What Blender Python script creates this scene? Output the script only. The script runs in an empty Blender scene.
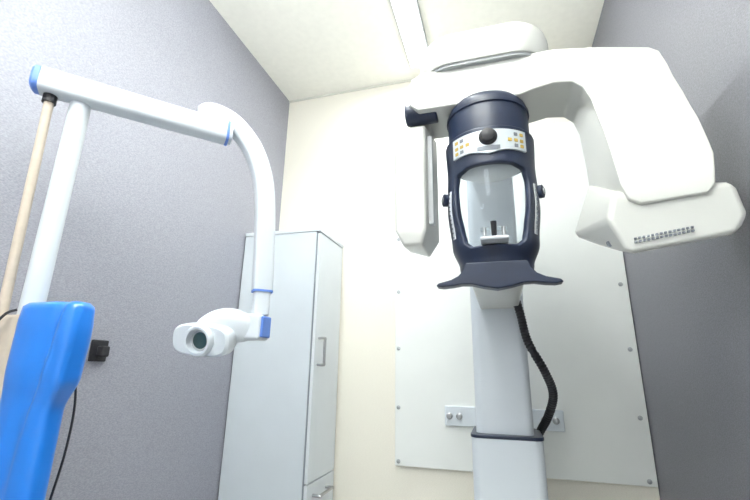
import bpy, bmesh, math
from mathutils import Vector, Matrix

H = 0.9  # camera height; "rel" z values below are measured from eye height
scene = bpy.context.scene
scene.view_settings.view_transform = 'Standard'
scene.view_settings.look = 'None'
scene.view_settings.exposure = 0.08

# ------------------------------------------------------------------ materials
def mat(name, col, rough=0.5, metal=0.0, noise=0.0, nscale=60.0, bump=0.0, bscale=200.0, stretch=(1,1,1), emis=None, estr=0, coat=0.0, trans=0.0):
    m = bpy.data.materials.new(name); m.use_nodes = True
    nt = m.node_tree; b = nt.nodes['Principled BSDF']
    b.inputs['Base Color'].default_value = (*col, 1)
    b.inputs['Roughness'].default_value = rough
    b.inputs['Metallic'].default_value = metal
    b.inputs['Coat Weight'].default_value = coat
    b.inputs['Transmission Weight'].default_value = trans
    if emis:
        b.inputs['Emission Color'].default_value = (*emis, 1)
        b.inputs['Emission Strength'].default_value = estr
    tc = nt.nodes.new('ShaderNodeTexCoord'); mp = nt.nodes.new('ShaderNodeMapping')
    mp.inputs['Scale'].default_value = stretch
    nt.links.new(tc.outputs['Object'], mp.inputs['Vector'])
    if noise > 0:
        n = nt.nodes.new('ShaderNodeTexNoise'); n.inputs['Scale'].default_value = nscale
        n.inputs['Detail'].default_value = 3
        nt.links.new(mp.outputs[0], n.inputs['Vector'])
        r = nt.nodes.new('ShaderNodeValToRGB')
        r.color_ramp.elements[0].position = 0.3; r.color_ramp.elements[1].position = 0.7
        r.color_ramp.elements[0].color = (*[c*(1-noise) for c in col], 1)
        r.color_ramp.elements[1].color = (*[min(1, c*(1+noise)) for c in col], 1)
        nt.links.new(n.outputs['Fac'], r.inputs['Fac'])
        nt.links.new(r.outputs['Color'], b.inputs['Base Color'])
    if bump > 0:
        n2 = nt.nodes.new('ShaderNodeTexNoise'); n2.inputs['Scale'].default_value = bscale
        nt.links.new(mp.outputs[0], n2.inputs['Vector'])
        bp = nt.nodes.new('ShaderNodeBump'); bp.inputs['Strength'].default_value = bump
        bp.inputs['Distance'].default_value = 0.002
        nt.links.new(n2.outputs['Fac'], bp.inputs['Height'])
        nt.links.new(bp.outputs[0], b.inputs['Normal'])
    return m

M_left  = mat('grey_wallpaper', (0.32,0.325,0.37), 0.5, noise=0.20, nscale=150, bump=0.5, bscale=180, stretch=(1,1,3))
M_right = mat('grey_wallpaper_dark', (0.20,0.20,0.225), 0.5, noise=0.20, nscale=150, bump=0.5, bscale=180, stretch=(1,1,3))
M_back  = mat('cream_wallpaper', (0.87,0.835,0.735), 0.8, noise=0.05, nscale=150, bump=0.4, bscale=150, stretch=(1,1,3))
M_front = mat('front_wall_paint', (0.85,0.86,0.87), 0.8, noise=0.02)
M_ceil  = mat('ceiling_paint', (0.95,0.94,0.86), 0.85, noise=0.02, nscale=30, bump=0.2)
M_floor = mat('vinyl_floor', (0.45,0.45,0.44), 0.5, noise=0.08, nscale=12)
M_trim  = mat('ceiling_trim_paint', (0.70,0.69,0.62), 0.6, noise=0.02)
M_board = mat('board_laminate', (0.85,0.87,0.84), 0.45, noise=0.015, nscale=5)
M_white = mat('warm_white_plastic', (0.64,0.645,0.605), 0.28, noise=0.01, nscale=4, coat=0.3)
M_white2= mat('cool_white_plastic', (0.69,0.74,0.78), 0.3, noise=0.01, nscale=4, coat=0.2)
M_under = mat('light_grey_plastic', (0.42,0.44,0.45), 0.4, noise=0.02)
M_navy  = mat('navy_plastic', (0.012,0.021,0.050), 0.36, noise=0.1, nscale=30)
M_black = mat('black_rubber', (0.012,0.012,0.016), 0.5, noise=0.1)
M_blue  = mat('blue_plastic', (0.012,0.19,0.70), 0.28, noise=0.06, nscale=8, coat=0.5)
M_blue2 = mat('soft_blue_plastic', (0.12,0.25,0.68), 0.4, noise=0.03)
M_beige = mat('beige_tube', (0.58,0.50,0.41), 0.5, noise=0.05)
M_cab   = mat('cabinet_laminate', (0.68,0.735,0.78), 0.4, noise=0.02, nscale=6)
M_cabd  = mat('cabinet_door_laminate', (0.70,0.745,0.78), 0.4, noise=0.02, nscale=6)
M_gap   = mat('cabinet_gap', (0.25,0.28,0.31), 0.6, noise=0.02)
M_metal = mat('brushed_metal', (0.45,0.46,0.47), 0.3, metal=1.0, noise=0.05)
M_silver= mat('silver_panel', (0.60,0.65,0.68), 0.35, metal=0.2, noise=0.03)
M_amber = mat('amber_key', (0.55,0.38,0.08), 0.4, noise=0.03)
M_slot  = mat('pale_slot', (0.60,0.63,0.66), 0.35, noise=0.02, nscale=8)
M_frost = mat('clear_acrylic', (0.88,0.93,0.96), 0.05, trans=0.94)
M_frost.node_tree.nodes['Principled BSDF'].inputs['IOR'].default_value = 1.25
M_lens  = mat('dark_lens', (0.04,0.07,0.07), 0.15, noise=0.05)
M_lamp  = mat('lamp_diffuser', (1,1,1), 0.5, noise=0.005, emis=(1,1,1), estr=4.0)
M_grey  = mat('print_grey', (0.20,0.22,0.25), 0.5, noise=0.02)

# ------------------------------------------------------------------ helpers
def finish(me, name, m, parent=None, bevel=0, seg=3, smooth=True, angle=35):
    ob = bpy.data.objects.new(name, me)
    scene.collection.objects.link(ob)
    me.materials.append(m)
    if bevel > 0:
        bv = ob.modifiers.new('bevel', 'BEVEL'); bv.width = bevel; bv.segments = seg
        bv.limit_method = 'ANGLE'; bv.angle_limit = math.radians(25)
    if smooth:
        for p in me.polygons: p.use_smooth = True
        if bevel > 0:
            wn = ob.modifiers.new('wn', 'WEIGHTED_NORMAL'); wn.keep_sharp = True
        else:
            bm = bmesh.new(); bm.from_mesh(me)
            for e in bm.edges:
                if len(e.link_faces) == 2 and e.calc_face_angle(0) > math.radians(angle): e.smooth = False
            bm.to_mesh(me); bm.free()
    if parent: ob.parent = parent
    return ob

def frombm(bm, name, m, parent=None, **k):
    bmesh.ops.recalc_face_normals(bm, faces=bm.faces)
    me = bpy.data.meshes.new(name); bm.to_mesh(me); bm.free()
    return finish(me, name, m, parent, **k)

def V(x, y, z): return Vector((x, y, z + H))   # z relative to eye height

def box(name, m, a, b, parent=None, **k):
    bm = bmesh.new()
    bmesh.ops.create_cube(bm, size=1)
    c = (a+b)/2; s = b-a
    for v in bm.verts: v.co = Vector((c.x+v.co.x*s.x, c.y+v.co.y*s.y, c.z+v.co.z*s.z))
    return frombm(bm, name, m, parent, **k)

def hull(name, m, pts, parent=None, **k):
    bm = bmesh.new()
    for p in pts: bm.verts.new(p)
    r = bmesh.ops.convex_hull(bm, input=bm.verts)
    bmesh.ops.delete(bm, geom=[v for v in bm.verts if not v.link_faces], context='VERTS')
    bmesh.ops.dissolve_limit(bm, angle_limit=math.radians(4), verts=bm.verts, edges=bm.edges)
    return frombm(bm, name, m, parent, **k)

def prism(name, m, poly, y0, y1, parent=None, cuts=(), warp=None, **k):
    """poly: (x, zrel) outline extruded from y0 to y1"""
    bm = bmesh.new()
    A = [bm.verts.new(V(x, y0, z)) for x, z in poly]
    B = [bm.verts.new(V(x, y1, z)) for x, z in poly]
    bm.faces.new(A); bm.faces.new(B[::-1])
    n = len(poly)
    for i in range(n): bm.faces.new((A[i], A[(i+1)%n], B[(i+1)%n], B[i]))
    for z in cuts:
        bmesh.ops.bisect_plane(bm, geom=bm.verts[:]+bm.edges[:]+bm.faces[:], dist=1e-5, plane_co=V(0,0,z), plane_no=(0,0,1))
    if warp:
        for v in bm.verts: v.co = warp(v.co.copy())
    return frombm(bm, name, m, parent, **k)

def zprism(name, m, poly, z0, z1, parent=None, **k):
    bm = bmesh.new()
    A = [bm.verts.new(V(x, y, z0)) for x, y in poly]
    B = [bm.verts.new(V(x, y, z1)) for x, y in poly]
    bm.faces.new(A); bm.faces.new(B[::-1])
    n = len(poly)
    for i in range(n): bm.faces.new((A[i], A[(i+1)%n], B[(i+1)%n], B[i]))
    return frombm(bm, name, m, parent, **k)

def smooth_path(pts, n=8):
    out = []
    P = [pts[0]] + list(pts) + [pts[-1]]
    for i in range(1, len(P)-2):
        for j in range(n):
            t = j/n
            a, b, c, d = P[i-1], P[i], P[i+1], P[i+2]
            out.append(0.5*((2*b)+(c-a)*t+(2*a-5*b+4*c-d)*t*t+(3*b-a-3*c+d)*t**3))
    out.append(pts[-1]); return out

def sweep(name, m, pts, w, h, side, parent=None, power=2.0, seg=20, taper=None, **k):
    """sweep a superellipse; side = reference vector for the width direction"""
    bm = bmesh.new(); rings = []
    n = len(pts)
    for i, p in enumerate(pts):
        t = (pts[min(i+1, n-1)] - pts[max(i-1, 0)]).normalized()
        s = (side - t*side.dot(t)).normalized(); u = t.cross(s)
        f = taper(i/(n-1)) if taper else (1, 1)
        ring = []
        for q in range(seg):
            a = 2*math.pi*q/seg; ca, sa = math.cos(a), math.sin(a)
            x = math.copysign(abs(ca)**(2/power), ca)*w/2*f[0]
            y = math.copysign(abs(sa)**(2/power), sa)*h/2*f[1]
            ring.append(bm.verts.new(p + s*x + u*y))
        rings.append(ring)
    for a, b in zip(rings, rings[1:]):
        for q in range(seg): bm.faces.new((a[q], a[(q+1)%seg], b[(q+1)%seg], b[q]))
    bm.faces.new(rings[0][::-1]); bm.faces.new(rings[-1])
    return frombm(bm, name, m, parent, **k)

def cyl(name, m, p, q, r, r2=None, parent=None, seg=40, **k):
    d = (q-p).normalized(); side = Vector((1,0,0)) if abs(d.x) < .8 else Vector((0,1,0))
    r2 = r if r2 is None else r2
    return sweep(name, m, [p, q], 2, 2, side, parent, seg=seg, taper=lambda t: (r+(r2-r)*t,)*2, **k)

def revolve(name, m, c, axis, prof, parent=None, seg=40, **k):
    """prof: (distance along axis, radius)"""
    axis = axis.normalized(); s = axis.orthogonal().normalized(); u = axis.cross(s)
    bm = bmesh.new(); rings = []
    for d, r in prof:
        rings.append([bm.verts.new(c+axis*d+(s*math.cos(2*math.pi*q/seg)+u*math.sin(2*math.pi*q/seg))*max(r, 1e-4)) for q in range(seg)])
    for a, b in zip(rings, rings[1:]):
        for q in range(seg): bm.faces.new((a[q], a[(q+1)%seg], b[(q+1)%seg], b[q]))
    bm.faces.new(rings[0][::-1]); bm.faces.new(rings[-1])
    return frombm(bm, name, m, parent, **k)

def empty(name, loc=(0,0,0)):
    e = bpy.data.objects.new(name, None); scene.collection.objects.link(e)
    e.empty_display_size = 0.1
    return e

# ------------------------------------------------------------------ room
XL, XR, YB, YF, ZC = -1.298, 0.592, 2.2, -1.3, 1.76
box('floor', M_floor, Vector((XL-.1, YF-.1, -.1)), Vector((XR+.1, YB+.1, 0)), smooth=False)
box('ceiling', M_ceil, V(XL-.1, YF-.1, ZC), V(XR+.1, YB+.1, ZC+.1), smooth=False)
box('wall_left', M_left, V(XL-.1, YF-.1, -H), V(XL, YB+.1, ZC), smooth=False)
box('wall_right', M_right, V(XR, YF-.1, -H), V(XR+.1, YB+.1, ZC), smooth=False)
box('wall_back', M_back, V(XL, YB, -H), V(XR, YB+.1, ZC), smooth=False)
box('wall_front', M_front, V(XL, YF-.1, -H), V(XR, YF, ZC), smooth=False)
box('trim_1', M_trim, V(XL, YB-.008, ZC-.012), V(XR, YB, ZC), smooth=False)
box('baseboard_back', M_trim, V(XL, YB-.012, -H), V(XR, YB, -H+.08), smooth=False)

# lead-lined board
board = empty('shielding_wall_board')
bx0, bx1, bz0, bz1 = -.537, .588, -.458, 1.30
box('panel', M_board, V(bx0, YB-.018, bz0), V(bx1, YB, bz1), board, bevel=.002)
k = 0
for z in [bz0+.02, -.19, .10, .40, .70, 1.0, 1.26]:
    for x in (bx0+.018, bx1-.030):
        k += 1
        revolve(f'screw_{k}', M_under, V(x, YB-.017, z), Vector((0,-1,0)), [(0,.010),(.003,.010),(.006,.006),(.007,.001)], board, seg=16)

# wall bracket behind column
br = empty('column_wall_bracket')
box('plate', M_white2, V(-.285, YB-.034, -.262), V(.250, YB-.017, -.172), br, bevel=.004)
for i, x in enumerate((-.262, -.215, .165, .215)):
    revolve(f'bolt_{i+1}', M_metal, V(x, YB-.034, -.217), Vector((0,-1,0)), [(0,.015),(.008,.015),(.010,.010),(.018,.010),(.019,.001)], br, seg=12)
box('brace', M_white2, V(-.06, 1.80, -.255), V(.06, YB-.03, -.185), br, bevel=.004)

# ------------------------------------------------------------------ cabinet
cab = empty('storage_cabinet')
cx0, cx1, cy0, cy1, ct = XL+.005, -.875, 1.855, YB-.01, .672
box('carcass', M_cab, V(cx0, cy0, -H+.05), V(cx1, cy1, ct), cab, bevel=.003)
box('plinth', M_gap, V(cx0+.02, cy0+.02, -H), V(cx1-.03, cy1-.01, -H+.05), cab)
box('top_panel', M_cabd, V(cx0, cy0-.004, ct), V(cx1+.022, cy1, ct+.018), cab, bevel=.002)
box('door_gap', M_gap, V(cx1, cy0+.004, -H+.06), V(cx1+.004, cy1-.004, ct-.003), cab)
for nm, a, b in (('upper_door', -.498, ct-.006), ('drawer_1', -.67, -.504), ('drawer_2', -.835, -.676)):
    box(nm, M_cabd, V(cx1+.004, cy0+.012, a), V(cx1+.020, cy1-.010, b), cab, bevel=.002)
def handle(nm, p, q):
    n = Vector((1,0,0)); o = n*.035
    sweep(nm, M_metal, smooth_path([p, p+o, p+o+(q-p)*.12, q+o-(q-p)*.12, q+o, q], 5), .014, .014, Vector((.3,.9,.2)), cab, seg=12)
handle('handle_1', V(cx1+.02, 1.905, .010), V(cx1+.02, 1.905, .135))
handle('handle_2', V(cx1+.02, 1.93, -.555), V(cx1+.02, 2.08, -.555))
handle('handle_3', V(cx1+.02, 1.93, -.72), V(cx1+.02, 2.08, -.72))

# ------------------------------------------------------------------ ceiling light and added fill lights
LC = (.945, .985, 1)
def lamp(name, x0, x1, y0, y1, power, zt=ZC, upl=0):
    e = empty(name)
    box('housing', M_under, V(x0, y0, zt-.03), V(x1, y1, zt), e, bevel=.004)
    box('diffuser', M_lamp, V(x0+.008, y0+.015, zt-.042), V(x1-.008, y1-.015, zt-.028), e, bevel=.004)
    def area(nm, pw, z, flip):
        ld = bpy.data.lights.new(nm, 'AREA'); ld.shape = 'RECTANGLE'
        ld.size = (x1-x0)-.03; ld.size_y = (y1-y0)-.04; ld.energy = pw; ld.color = LC
        lo = bpy.data.objects.new(nm, ld); scene.collection.objects.link(lo)
        lo.location = V((x0+x1)/2, (y0+y1)/2, z); lo.parent = e
        if flip: lo.rotation_euler = (math.pi, 0, 0)
    area('tube_light', power, zt-.046, False)
    if upl:  # upward fill and its hangers, only for the added ceiling fill
        area('up_fill_light', upl, zt+.004, True)
        for i, y in enumerate((y0+.1, y1-.1)):
            cyl(f'hanger_{i+1}', M_metal, V((x0+x1)/2, y, zt-.005), V((x0+x1)/2, y, ZC), .003, None, e, seg=8)
lamp('fluorescent_ceiling_light', -.42, -.29, .85, 2.06, 19)
lamp('added_ceiling_fill', -.50, -.10, -.85, .50, 7, ZC-.40, 98)  # unseen fixture, added mainly to brighten the ceiling from below
# unseen globe fill added behind the camera to light the ceiling and machine
gl = empty('added_globe_fill')
gc = V(-.80, -.30, .80)
cyl('cord', M_white, gc+Vector((0,0,.10)), V(-.80, -.30, ZC), .005, None, gl, seg=12)
revolve('globe', M_lamp, gc, Vector((0,0,1)), [(-.10*math.cos(math.pi*i/16), .10*math.sin(math.pi*i/16)) for i in range(17)], gl, seg=32)
pl = bpy.data.lights.new('globe_fill_light', 'POINT'); pl.energy = 10; pl.shadow_soft_size = .12; pl.color = LC
po_ = bpy.data.objects.new('globe_fill_source', pl); scene.collection.objects.link(po_); po_.location = gc; po_.parent = gl

# ------------------------------------------------------------------ panoramic x-ray machine
pm = empty('panoramic_xray_machine')
def rr(cx, cy, hx, hy, r, n=6):
    out = []
    for sx, sy, a0 in ((1,1,0),(-1,1,90),(-1,-1,180),(1,-1,270)):
        for i in range(n+1):
            a = math.radians(a0+90*i/n)
            out.append((cx+sx*(hx-r)+r*math.cos(a), cy+sy*(hy-r)+r*math.sin(a)))
    return out
zprism('base_plate', M_white, rr(0, 1.62, .28, .33, .06), -H, -H+.03, pm, bevel=.005)
zprism('column_sleeve', M_white2, rr(-.003, 1.74, .120, .125, .03), -H+.03, -.228, pm, bevel=.003)
zprism('sleeve_collar', M_navy, rr(-.003, 1.74, .123, .128, .032), -.230, -.218, pm, bevel=.003)
zprism('column', M_white2, rr(-.008, 1.75, .099, .10, .03), -.23, .84, pm, bevel=.002)
zprism('carriage_beam', M_white, rr(0, 1.47, .09, .29, .03), .79, .90, pm, bevel=.01)

# rotating C-arm
arm = [(-.205,.775),(-.232,.80),(-.240,.85),(-.225,.89),(-.19,.912),(.20,.912),(.31,.893),(.40,.872),(.44,.862),(.462,.845),(.475,.80),
       (.490,.70),(.494,.60),(.488,.48),(.470,.40),(.452,.378),(.32,.365),(.298,.378),(.288,.42),(.285,.60),(.278,.72),(.265,.765),(.24,.79),(.19,.797),(.13,.785),(.10,.775)]
def lean(co):
    z = co.z-H
    if z < .80:
        t = (.80-z)/.44
        if co.y < 1.2: co.y -= .115*(t*t*(3-2*t)) if t < 1 else .115
    return co
prism('rotating_arm', M_white, arm, 1.115, 1.30, pm, cuts=(.76,.68,.64,.56,.52,.44,.40), warp=lean, bevel=.012, seg=4)
# pod on top
bm = bmesh.new(); rings = []
prof = [(.912,.97),(.925,1.0),(.985,1.0),(1.012,.97),(1.028,.90),(1.035,.78),(1.036,.4)]
for z, s in prof:
    rings.append([bm.verts.new(V(-.005+(x+.005)*s, 1.23+(y-1.23)*s, z)) for x, y in rr(-.005, 1.23, .205, .14, .11, 10)])
for a, b in zip(rings, rings[1:]):
    n = len(a)
    for q in range(n): bm.faces.new((a[q], a[(q+1)%n], b[(q+1)%n], b[q]))
bm.faces.new(rings[0]); bm.faces.new(rings[-1])
frombm(bm, 'rotation_motor_housing', M_white, pm)
zprism('pod_gap', M_under, rr(-.005, 1.23, .190, .13, .10, 8), .903, .914, pm)

# tube head on the right
fr = [(.25,.335),(.285,.252),(.492,.285),(.515,.325),(.505,.40),(.27,.40)]
md = [(.552,.345),(.556,.42)]
bk = [(.222,.385),(.30,.345),(.53,.345),(.578,.39),(.572,.50),(.28,.54)]
pts = [V(x, 1.01, z) for x, z in fr] + [V(x, 1.12, z) for x, z in md] + [V(x, 1.28, z) for x, z in bk]
hull('xray_tube_head', M_white, pts, pm, bevel=.012, seg=4)
# plain stand-in mark: a row of small grey dashes on the lower left facet
ma = Vector((.015,.27,.093)).normalized(); mn = Vector((-.906,.18,-.38)).normalized()
for i in range(5):
    p = V(.272, 1.075, .300) + ma*(.017*i) + mn*.006
    sweep(f'mark_dash_{i+1}', M_grey, [p-ma*.0055, p+ma*.0055], .012, .011 if i % 2 else .015, mn, pm, seg=8, power=6)
# sensor head on the left
pts = [V(-.290,1.15,.745),(V(-.287,1.15,.40)),V(-.262,1.16,.350),V(-.205,1.16,.350),V(-.19,1.15,.40),V(-.19,1.15,.745),
       V(-.287,1.31,.755),V(-.27,1.31,.37),V(-.205,1.31,.350),V(-.172,1.31,.40),V(-.172,1.31,.77)]
hull('sensor_head', M_white, pts, pm, bevel=.010, seg=3)
box('sensor_window', M_under, V(-.190,1.18,.42), V(-.172,1.20,.72), pm, bevel=.003)
cyl('sensor_pivot', M_navy, V(-.252,1.165,.795), V(-.15,1.165,.795), .036, None, pm, bevel=.006)
box('sensor_neck', M_white, V(-.25,1.20,.70), V(-.18,1.29,.82), pm, bevel=.008)

# navy patient head support: hanging cylinder + curved frame
AX, AY = 0.0, 1.20
revolve('support_drum', M_navy, V(AX, AY, .60), Vector((0,0,1)), [(0,.10),(.0,.118),(.02,.121),(.165,.121),(.178,.117),(.190,.108),(.20,.09)], pm, seg=56)
revolve('drum_rim', M_navy, V(AX, AY, .745), Vector((0,0,1)), [(0,.120),(.002,.125),(.010,.125),(.012,.120)], pm, seg=56)
revolve('drum_underside', M_slot, V(AX, AY, .585), Vector((0,0,1)), [(0,.085),(.005,.100),(.016,.104)], pm, seg=56)
def wz(z, tab):
    for (a, fa), (b, fb) in zip(tab, tab[1:]):
        if a <= z <= b:
            t = (z-a)/(b-a); t = t*t*(3-2*t); return fa+(fb-fa)*t
    return tab[0][1] if z < tab[0][0] else tab[-1][1]
WT = [(.235,.080),(.28,.093),(.34,.112),(.45,.122),(.56,.119),(.66,.123)]
SO = [(.318,.36),(.335,.46),(.37,.50),(.42,.53),(.50,.56),(.535,.52),(.55,.32)]
def shell(name, m, z0, z1, ncol, nrow, wf, r_off, a_deg, opening=None, thick=.018, cols=None, **k):
    bm = bmesh.new(); g = []
    zs = [z0+(z1-z0)*i/nrow for i in range(nrow+1)]
    for z in zs:
        so = wz(z, SO) if opening else .5
        ss = [-1+(1-so)*i/5 for i in range(5)] + [-so+2*so*i/10 for i in range(10)] + [so+(1-so)*i/5 for i in range(6)]
        w = wf(z)+r_off; row = []
        for s in ss:
            a = math.radians(a_deg)*s
            row.append(bm.verts.new(V(AX+w*math.sin(a), AY-w*math.cos(a)*1.0, z)))
        g.append(row)
    for i in range(nrow):
        zc = (zs[i]+zs[i+1])/2
        for j in range(len(g[0])-1):
            if opening and opening[0] < zc < opening[1] and 5 <= j < 15: continue
            bm.faces.new((g[i][j], g[i][j+1], g[i+1][j+1], g[i+1][j]))
    ob = frombm(bm, name, m, pm)
    so_ = ob.modifiers.new('solid', 'SOLIDIFY'); so_.thickness = thick; so_.offset = 0
    bv = ob.modifiers.new('bevel', 'BEVEL'); bv.width = .004; bv.segments = 2; bv.limit_method = 'ANGLE'; bv.angle_limit = math.radians(50)
    return ob
shell('support_frame', M_navy, .235, .66, 21, 60, lambda z: wz(z, WT), 0, 92, opening=(.318,.55))
shell('clear_face_shield', M_frost, .30, .56, 21, 20, lambda z: wz(z, WT)-.012, 0, 62, thick=.004)
# side slots on frame
SA = 63
for sgn in (-1, 1):
    pts = []
    for i in range(13):
        z = .355+i*.0120; a = math.radians(SA)*sgn; w = wz(z, WT)+.009
        pts.append(V(AX+w*math.sin(a), AY-w*math.cos(a), z))
    sweep(f'side_slot_{"l" if sgn<0 else "r"}', M_slot if sgn < 0 else M_under, pts, .016, .004, Vector((math.cos(math.radians(SA)), math.sin(math.radians(SA))*sgn, 0)), pm, seg=16, power=3)
    for i in range(11):
        z = .360+i*.0132; a = math.radians(SA)*sgn; w = wz(z, WT)+.011
        p = V(AX+w*math.sin(a), AY-w*math.cos(a), z)
        rv = .0025 if sgn < 0 else .0055
        revolve(f'vent_{i+1}_{"l" if sgn<0 else "r"}', M_grey, p, Vector((math.sin(a), -math.cos(a), 0)), [(-.004,rv),(.0015,rv),(.002,.001)], pm, seg=10)
# control panel hugging the drum
def patch(name, m, z0, z1, a0, a1, r, t=.004, dip=0):
    bm = bmesh.new(); n = 24; A = []; B = []
    for i in range(n+1):
        s = i/n; a = math.radians(a0+(a1-a0)*s); zz = z0 - dip*max(0, 1-abs(2*s-1)*2.2)
        for L, zv in ((A, zz), (B, z1)):
            L.append((bm.verts.new(V(AX+r*math.sin(a), AY-r*math.cos(a), zv)), bm.verts.new(V(AX+(r+t)*math.sin(a), AY-(r+t)*math.cos(a), zv))))
    for i in range(n):
        bm.faces.new((A[i][1], A[i+1][1], B[i+1][1], B[i][1])); bm.faces.new((A[i][0], B[i][0], B[i+1][0], A[i+1][0]))
        bm.faces.new((A[i][0], A[i+1][0], A[i+1][1], A[i][1])); bm.faces.new((B[i][0], B[i][1], B[i+1][1], B[i+1][0]))
    bm.faces.new((A[0][0], A[0][1], B[0][1], B[0][0])); bm.faces.new((A[n][0], B[n][0], B[n][1], A[n][1]))
    return frombm(bm, name, m, pm)
patch('control_panel', M_silver, .584, .645, -48, 48, .129, .006, dip=.012)
for j, (z, cols) in enumerate(((.631, (-41,-33,33,41)), (.612, (-41,-33,-25,25,33,41)), (.596, (-41,-33,33,41)))):
    for i, a in enumerate(cols):
        patch(f'key_{j}_{i}', M_amber if abs(a) > 38 or j == 1 else M_grey, z-.0045, z+.0045, a-2.2, a+2.2, .134, .003)
patch('display', M_grey, .582, .594, -13, 13, .134, .003)
revolve('control_knob', M_black, V(AX, AY-.132, .622), Vector((0,-1,0)), [(0,.025),(.006,.025),(.008,.021),(.018,.019),(.021,.013),(.022,.001)], pm, seg=28)
# temple knobs
for s in (-1, 1):
    revolve(f'temple_knob_{"l" if s<0 else "r"}', M_navy, V(AX+s*.120, AY-.03, .485), Vector((s,-.4,0)), [(0,.010),(.008,.010),(.009,.019),(.020,.019),(.022,.015),(.023,.001)], pm, seg=20)
    revolve(f'temple_knob_cap_{"l" if s<0 else "r"}', M_metal, V(AX+s*.120, AY-.03, .485)+Vector((s,-.4,0)).normalized()*.022, Vector((s,-.4,0)), [(0,.009),(.003,.009),(.004,.001)], pm, seg=16)
# chin rest
box('chin_rest_base', M_slot, V(-.036, 1.055, .322), V(.036, 1.105, .332), pm, bevel=.004)
for i, x in enumerate((-.024, .024)):
    cyl(f'chin_post_{i}', M_metal, V(x, 1.075, .330), V(x, 1.075, .360), .005, None, pm, seg=12)
cyl('chin_bar', M_frost, V(-.034, 1.075, .355), V(.034, 1.075, .355), .006, None, pm, seg=12)
cyl('bite_block', M_black, V(0, 1.075, .33), V(0, 1.07, .375), .006, .008, pm, seg=12)
# flared hand-grip tray under frame
wing = [(-.158,.212),(-.152,.220),(-.118,.228),(-.098,.238),(-.085,.252),(-.078,.272),(.078,.272),(.085,.252),(.098,.238),(.118,.228),(.152,.220),(.158,.212),
        (.140,.209),(.115,.211),(.09,.215),(.065,.214),(.035,.206),(0,.200),(-.035,.206),(-.065,.214),(-.09,.215),(-.115,.211),(-.140,.209)]
prism('hand_grip_tray', M_navy, wing, 1.09, 1.13, pm, bevel=.004)
zprism('support_bracket', M_white, rr(0, 1.40, .07, .28, .02), .225, .262, pm, bevel=.006)
# tube head vents
for r in range(2):
    for i in range(14):
        x = .298+i*.0085
        zc = .254+(x-.285)*(.033/.207)+.020+r*.008
        box(f'head_vent_{r}_{i}', M_grey, V(x, 1.004, zc), V(x+.0045, 1.012, zc+.004), pm)
# corrugated hose
hp = smooth_path([V(.05,1.60,.30), V(.072,1.60,.20), V(.092,1.62,.10), V(.142,1.66,.0), V(.168,1.70,-.08), V(.150,1.76,-.16), V(.12,1.84,-.23), V(.08,1.90,-.33)], 20)
N = len(hp)
sweep('corrugated_cable_hose', M_black, hp, .029, .029, Vector((0,1,0)), pm, seg=14, taper=lambda t: (1+.09*(1 if int(t*(N-1)) % 2 else -1),)*2)

# ------------------------------------------------------------------ dental x-ray unit on the left
du = empty('intraoral_xray_unit')
dirA = Vector((.72,.69,0)).normalized(); up = Vector((0,0,1)); perp = up.cross(dirA)
A0 = V(-1.130,.645,.720); A1 = V(-.80,.985,.712)
sweep('horizontal_arm', M_white2, [A0, A1], .060, .066, perp, du, power=5, seg=32, bevel=.0)
sweep('arm_end_cap', M_blue2, [A0-dirA*.018, A0-dirA*.012, A0], .060, .066, perp, du, power=4, seg=32, taper=lambda t: (.85+.15*min(1,t*2),)*2)
sweep('arm_blue_ring', M_blue2, [A1, A1+dirA*.008], .062, .068, perp, du, power=5, seg=32)
sweep('arm_tip', M_white2, [A1+dirA*.008, A1+dirA*.018], .054, .060, perp, du, power=4, seg=24)
POLE = (-1.078,.722)
cyl('support_pole', M_white2, V(*POLE, .02), V(*POLE, .69), .025, None, du)
cyl('pole_collar', M_black, V(*POLE, .675), V(*POLE, .690), .020, None, du)
cyl('conduit', M_beige, V(-1.122,.695,-.05), V(-1.118,.668,.68), .011, None, du)
cyl('conduit_grommet', M_black, V(-1.118,.668,.665), V(-1.118,.668,.692), .016, None, du)
# articulated arm
P2 = smooth_path([V(-.875,.935,.768), V(-.835,.972,.776), V(-.79,1.012,.752), V(-.745,1.055,.685), V(-.715,1.083,.59), V(-.703,1.096,.484), V(-.697,1.102,.36), V(-.693,1.107,.222)], 8)
sweep('curved_arm', M_white2, P2, .052, .060, perp, du, power=5, seg=28, taper=lambda t: (min(1,.7+t*6),min(1,.5+t*6)))
cyl('joint_disc', M_white2, V(-.838,.965,.742), V(-.838,.965,.765), .034, None, du)
E = V(-.693,1.107,.222)
sweep('curved_arm_ring', M_blue2, [E, E-up*.006], .053, .061, perp, du, power=5, seg=28)
sweep('drop_link', M_white2, [E-up*.006, E-up*.075], .046, .048, perp, du, power=5, seg=24)
box('yoke_block', M_white2, V(-.735,1.075,.072), V(-.672,1.135,.150), du, bevel=.010)
box('yoke_cap', M_blue2, V(-.674,1.082,.080), V(-.664,1.128,.142), du, bevel=.004)
# x-ray head
hp1 = V(-.715,1.105,.108)
sweep('head_body', M_white2, smooth_path([hp1, V(-.755,1.09,.112), V(-.79,1.08,.114), V(-.82,1.065,.105), V(-.85,1.055,.09)], 6), .085, .096, Vector((0,1,.2)), du, power=3, seg=28,
      taper=lambda t: (.72+.38*math.sin(t*math.pi)**1.0,)*2)
fdir = Vector((.04,-.95,-.18)).normalized()
FC = V(-.825,1.03,.070)
sweep('head_front_shell', M_white2, [FC-fdir*.06, FC-fdir*.02, FC+fdir*.010, FC+fdir*.018], .185, .092, Vector((1,0.25,-.04)), du, power=3.2, seg=40,
      taper=lambda t: (.8,.85) if t < .1 else ((1,1) if t < .9 else (.92,.88)))
FC = FC+Vector((.006,0,0))
revolve('collimator_cone', M_white2, FC, fdir, [(0,.045),(.020,.044),(.032,.043),(.036,.040),(.036,.034),(.015,.031),(.015,.001)], du, seg=40)
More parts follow.
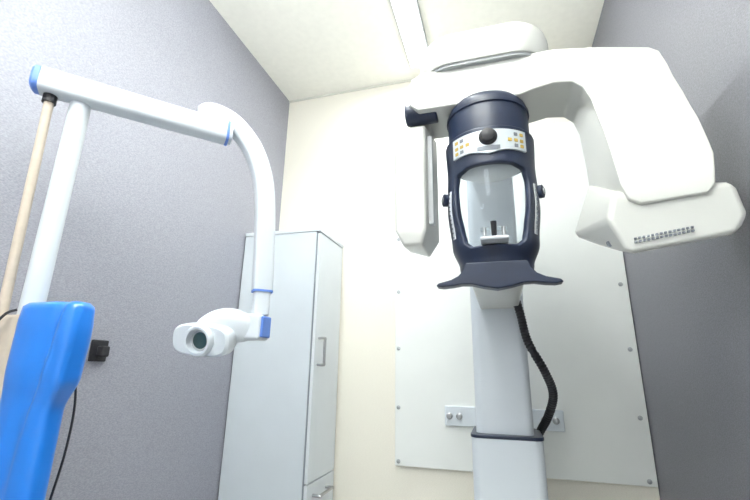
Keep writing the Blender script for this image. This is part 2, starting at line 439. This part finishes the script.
revolve('collimator_liner', M_under, FC, fdir, [(.0152,.0305),(.019,.030),(.0195,.022),(.0196,.001)], du, seg=40)
revolve('collimator_lens', M_lens, FC, fdir, [(.0190,.024),(.0215,.022),(.022,.001)], du, seg=32)
# body with blue cover
box('unit_body', M_beige, V(-1.29,.68,-H+.10), V(-1.045,.775,.105), du, bevel=.010)
def tab(z, T):
    for (a, fa), (b, fb) in zip(T, T[1:]):
        if a <= z <= b: 
            t = (z-a)/(b-a); t = t*t*(3-2*t); return fa+(fb-fa)*t
    return T[0][1] if z < T[0][0] else T[-1][1]
XR_ = [(-.80,-.905),(-.10,-.903),(-.03,-.878),(.07,-.873),(.118,-.876),(.130,-.886)]
XL_ = [(-.80,-1.050),(.09,-1.050),(.120,-1.048),(.130,-1.040)]
YH_ = [(-.80,.026),(-.09,.028),(-.01,.036),(.08,.036),(.120,.034),(.130,.024)]
bm = bmesh.new(); rings = []
NZ = 60
for i in range(NZ+1):
    z = -.80 + (.930)*(i/NZ)**.55
    xl, xr, hy = tab(z, XL_), tab(z, XR_), tab(z, YH_)
    cxm, hx = (xl+xr)/2, (xr-xl)/2; ring = []
    for q in range(96):
        a = 2*math.pi*q/96; ca, sa = math.cos(a), math.sin(a)
        x = cxm+hx*math.copysign(abs(ca)**.5, ca); y = math.copysign(abs(sa)**.5, sa)*hy
        cr = (cxm+.020+.14*(z+.05)) # crease line
        if y < 0: y += .010*math.exp(-((x-cr)/.014)**2)
        ring.append(bm.verts.new(V(x, .702+y, z)))
    rings.append(ring)
for a, b in zip(rings, rings[1:]):
    n = len(a)
    for q in range(n): bm.faces.new((a[q], a[(q+1)%n], b[(q+1)%n], b[q]))
bm.faces.new(rings[0]); bm.faces.new(rings[-1])
frombm(bm, 'blue_cover', M_blue, du, angle=60)
zprism('unit_base', M_white2, rr(-1.06, .74, .225, .22, .05), -H+.05, -H+.11, du, bevel=.01)
for i, (x, y) in enumerate(((-1.24,.56),(-.88,.56),(-1.24,.92),(-.88,.92))):
    cyl(f'caster_{i+1}', M_black, V(x-.012,y,-H+.03), V(x+.012,y,-H+.03), .03, None, du, seg=24)
sweep('power_cable', M_black, smooth_path([V(-1.06,.68,.115), V(-1.075,.665,.10), V(-1.10,.66,.05), V(-1.12,.66,-.1), V(-1.12,.66,-.6)], 8), .006, .006, Vector((0,1,0)), du, seg=8)
sweep('side_cable', M_black, smooth_path([V(-.95,.73,.05), V(-.915,.745,-.06), V(-.915,.75,-.18), V(-.940,.75,-.35), V(-.96,.76,-.6)], 8), .005, .005, Vector((0,1,0)), du, seg=8)

# power outlet on left wall
po = empty('wall_power_socket')
box('socket_plate', M_black, V(XL, 1.075, .005), V(XL+.012, 1.135, .075), po, bevel=.004)
box('plug', M_black, V(XL+.012, 1.09, .02), V(XL+.040, 1.12, .055), po, bevel=.006)

# ------------------------------------------------------------------ world, camera
w = bpy.data.worlds.new('world'); scene.world = w; w.use_nodes = True
w.node_tree.nodes['Background'].inputs[0].default_value = (1,1,1,1)
w.node_tree.nodes['Background'].inputs[1].default_value = 0.2

cam = bpy.data.cameras.new('camera'); co = bpy.data.objects.new('camera', cam); scene.collection.objects.link(co)
cam.sensor_width = 36; cam.sensor_fit = 'HORIZONTAL'; cam.lens = 19.92; cam.clip_start = .02
R = Matrix(((.9585,.0623,.2780),(.2841,-.2663,-.9210),(.0165,.9618,-.2734))).to_quaternion().normalized()
co.rotation_mode = 'QUATERNION'; co.rotation_quaternion = R
co.location = (0, 0, H)
scene.camera = co
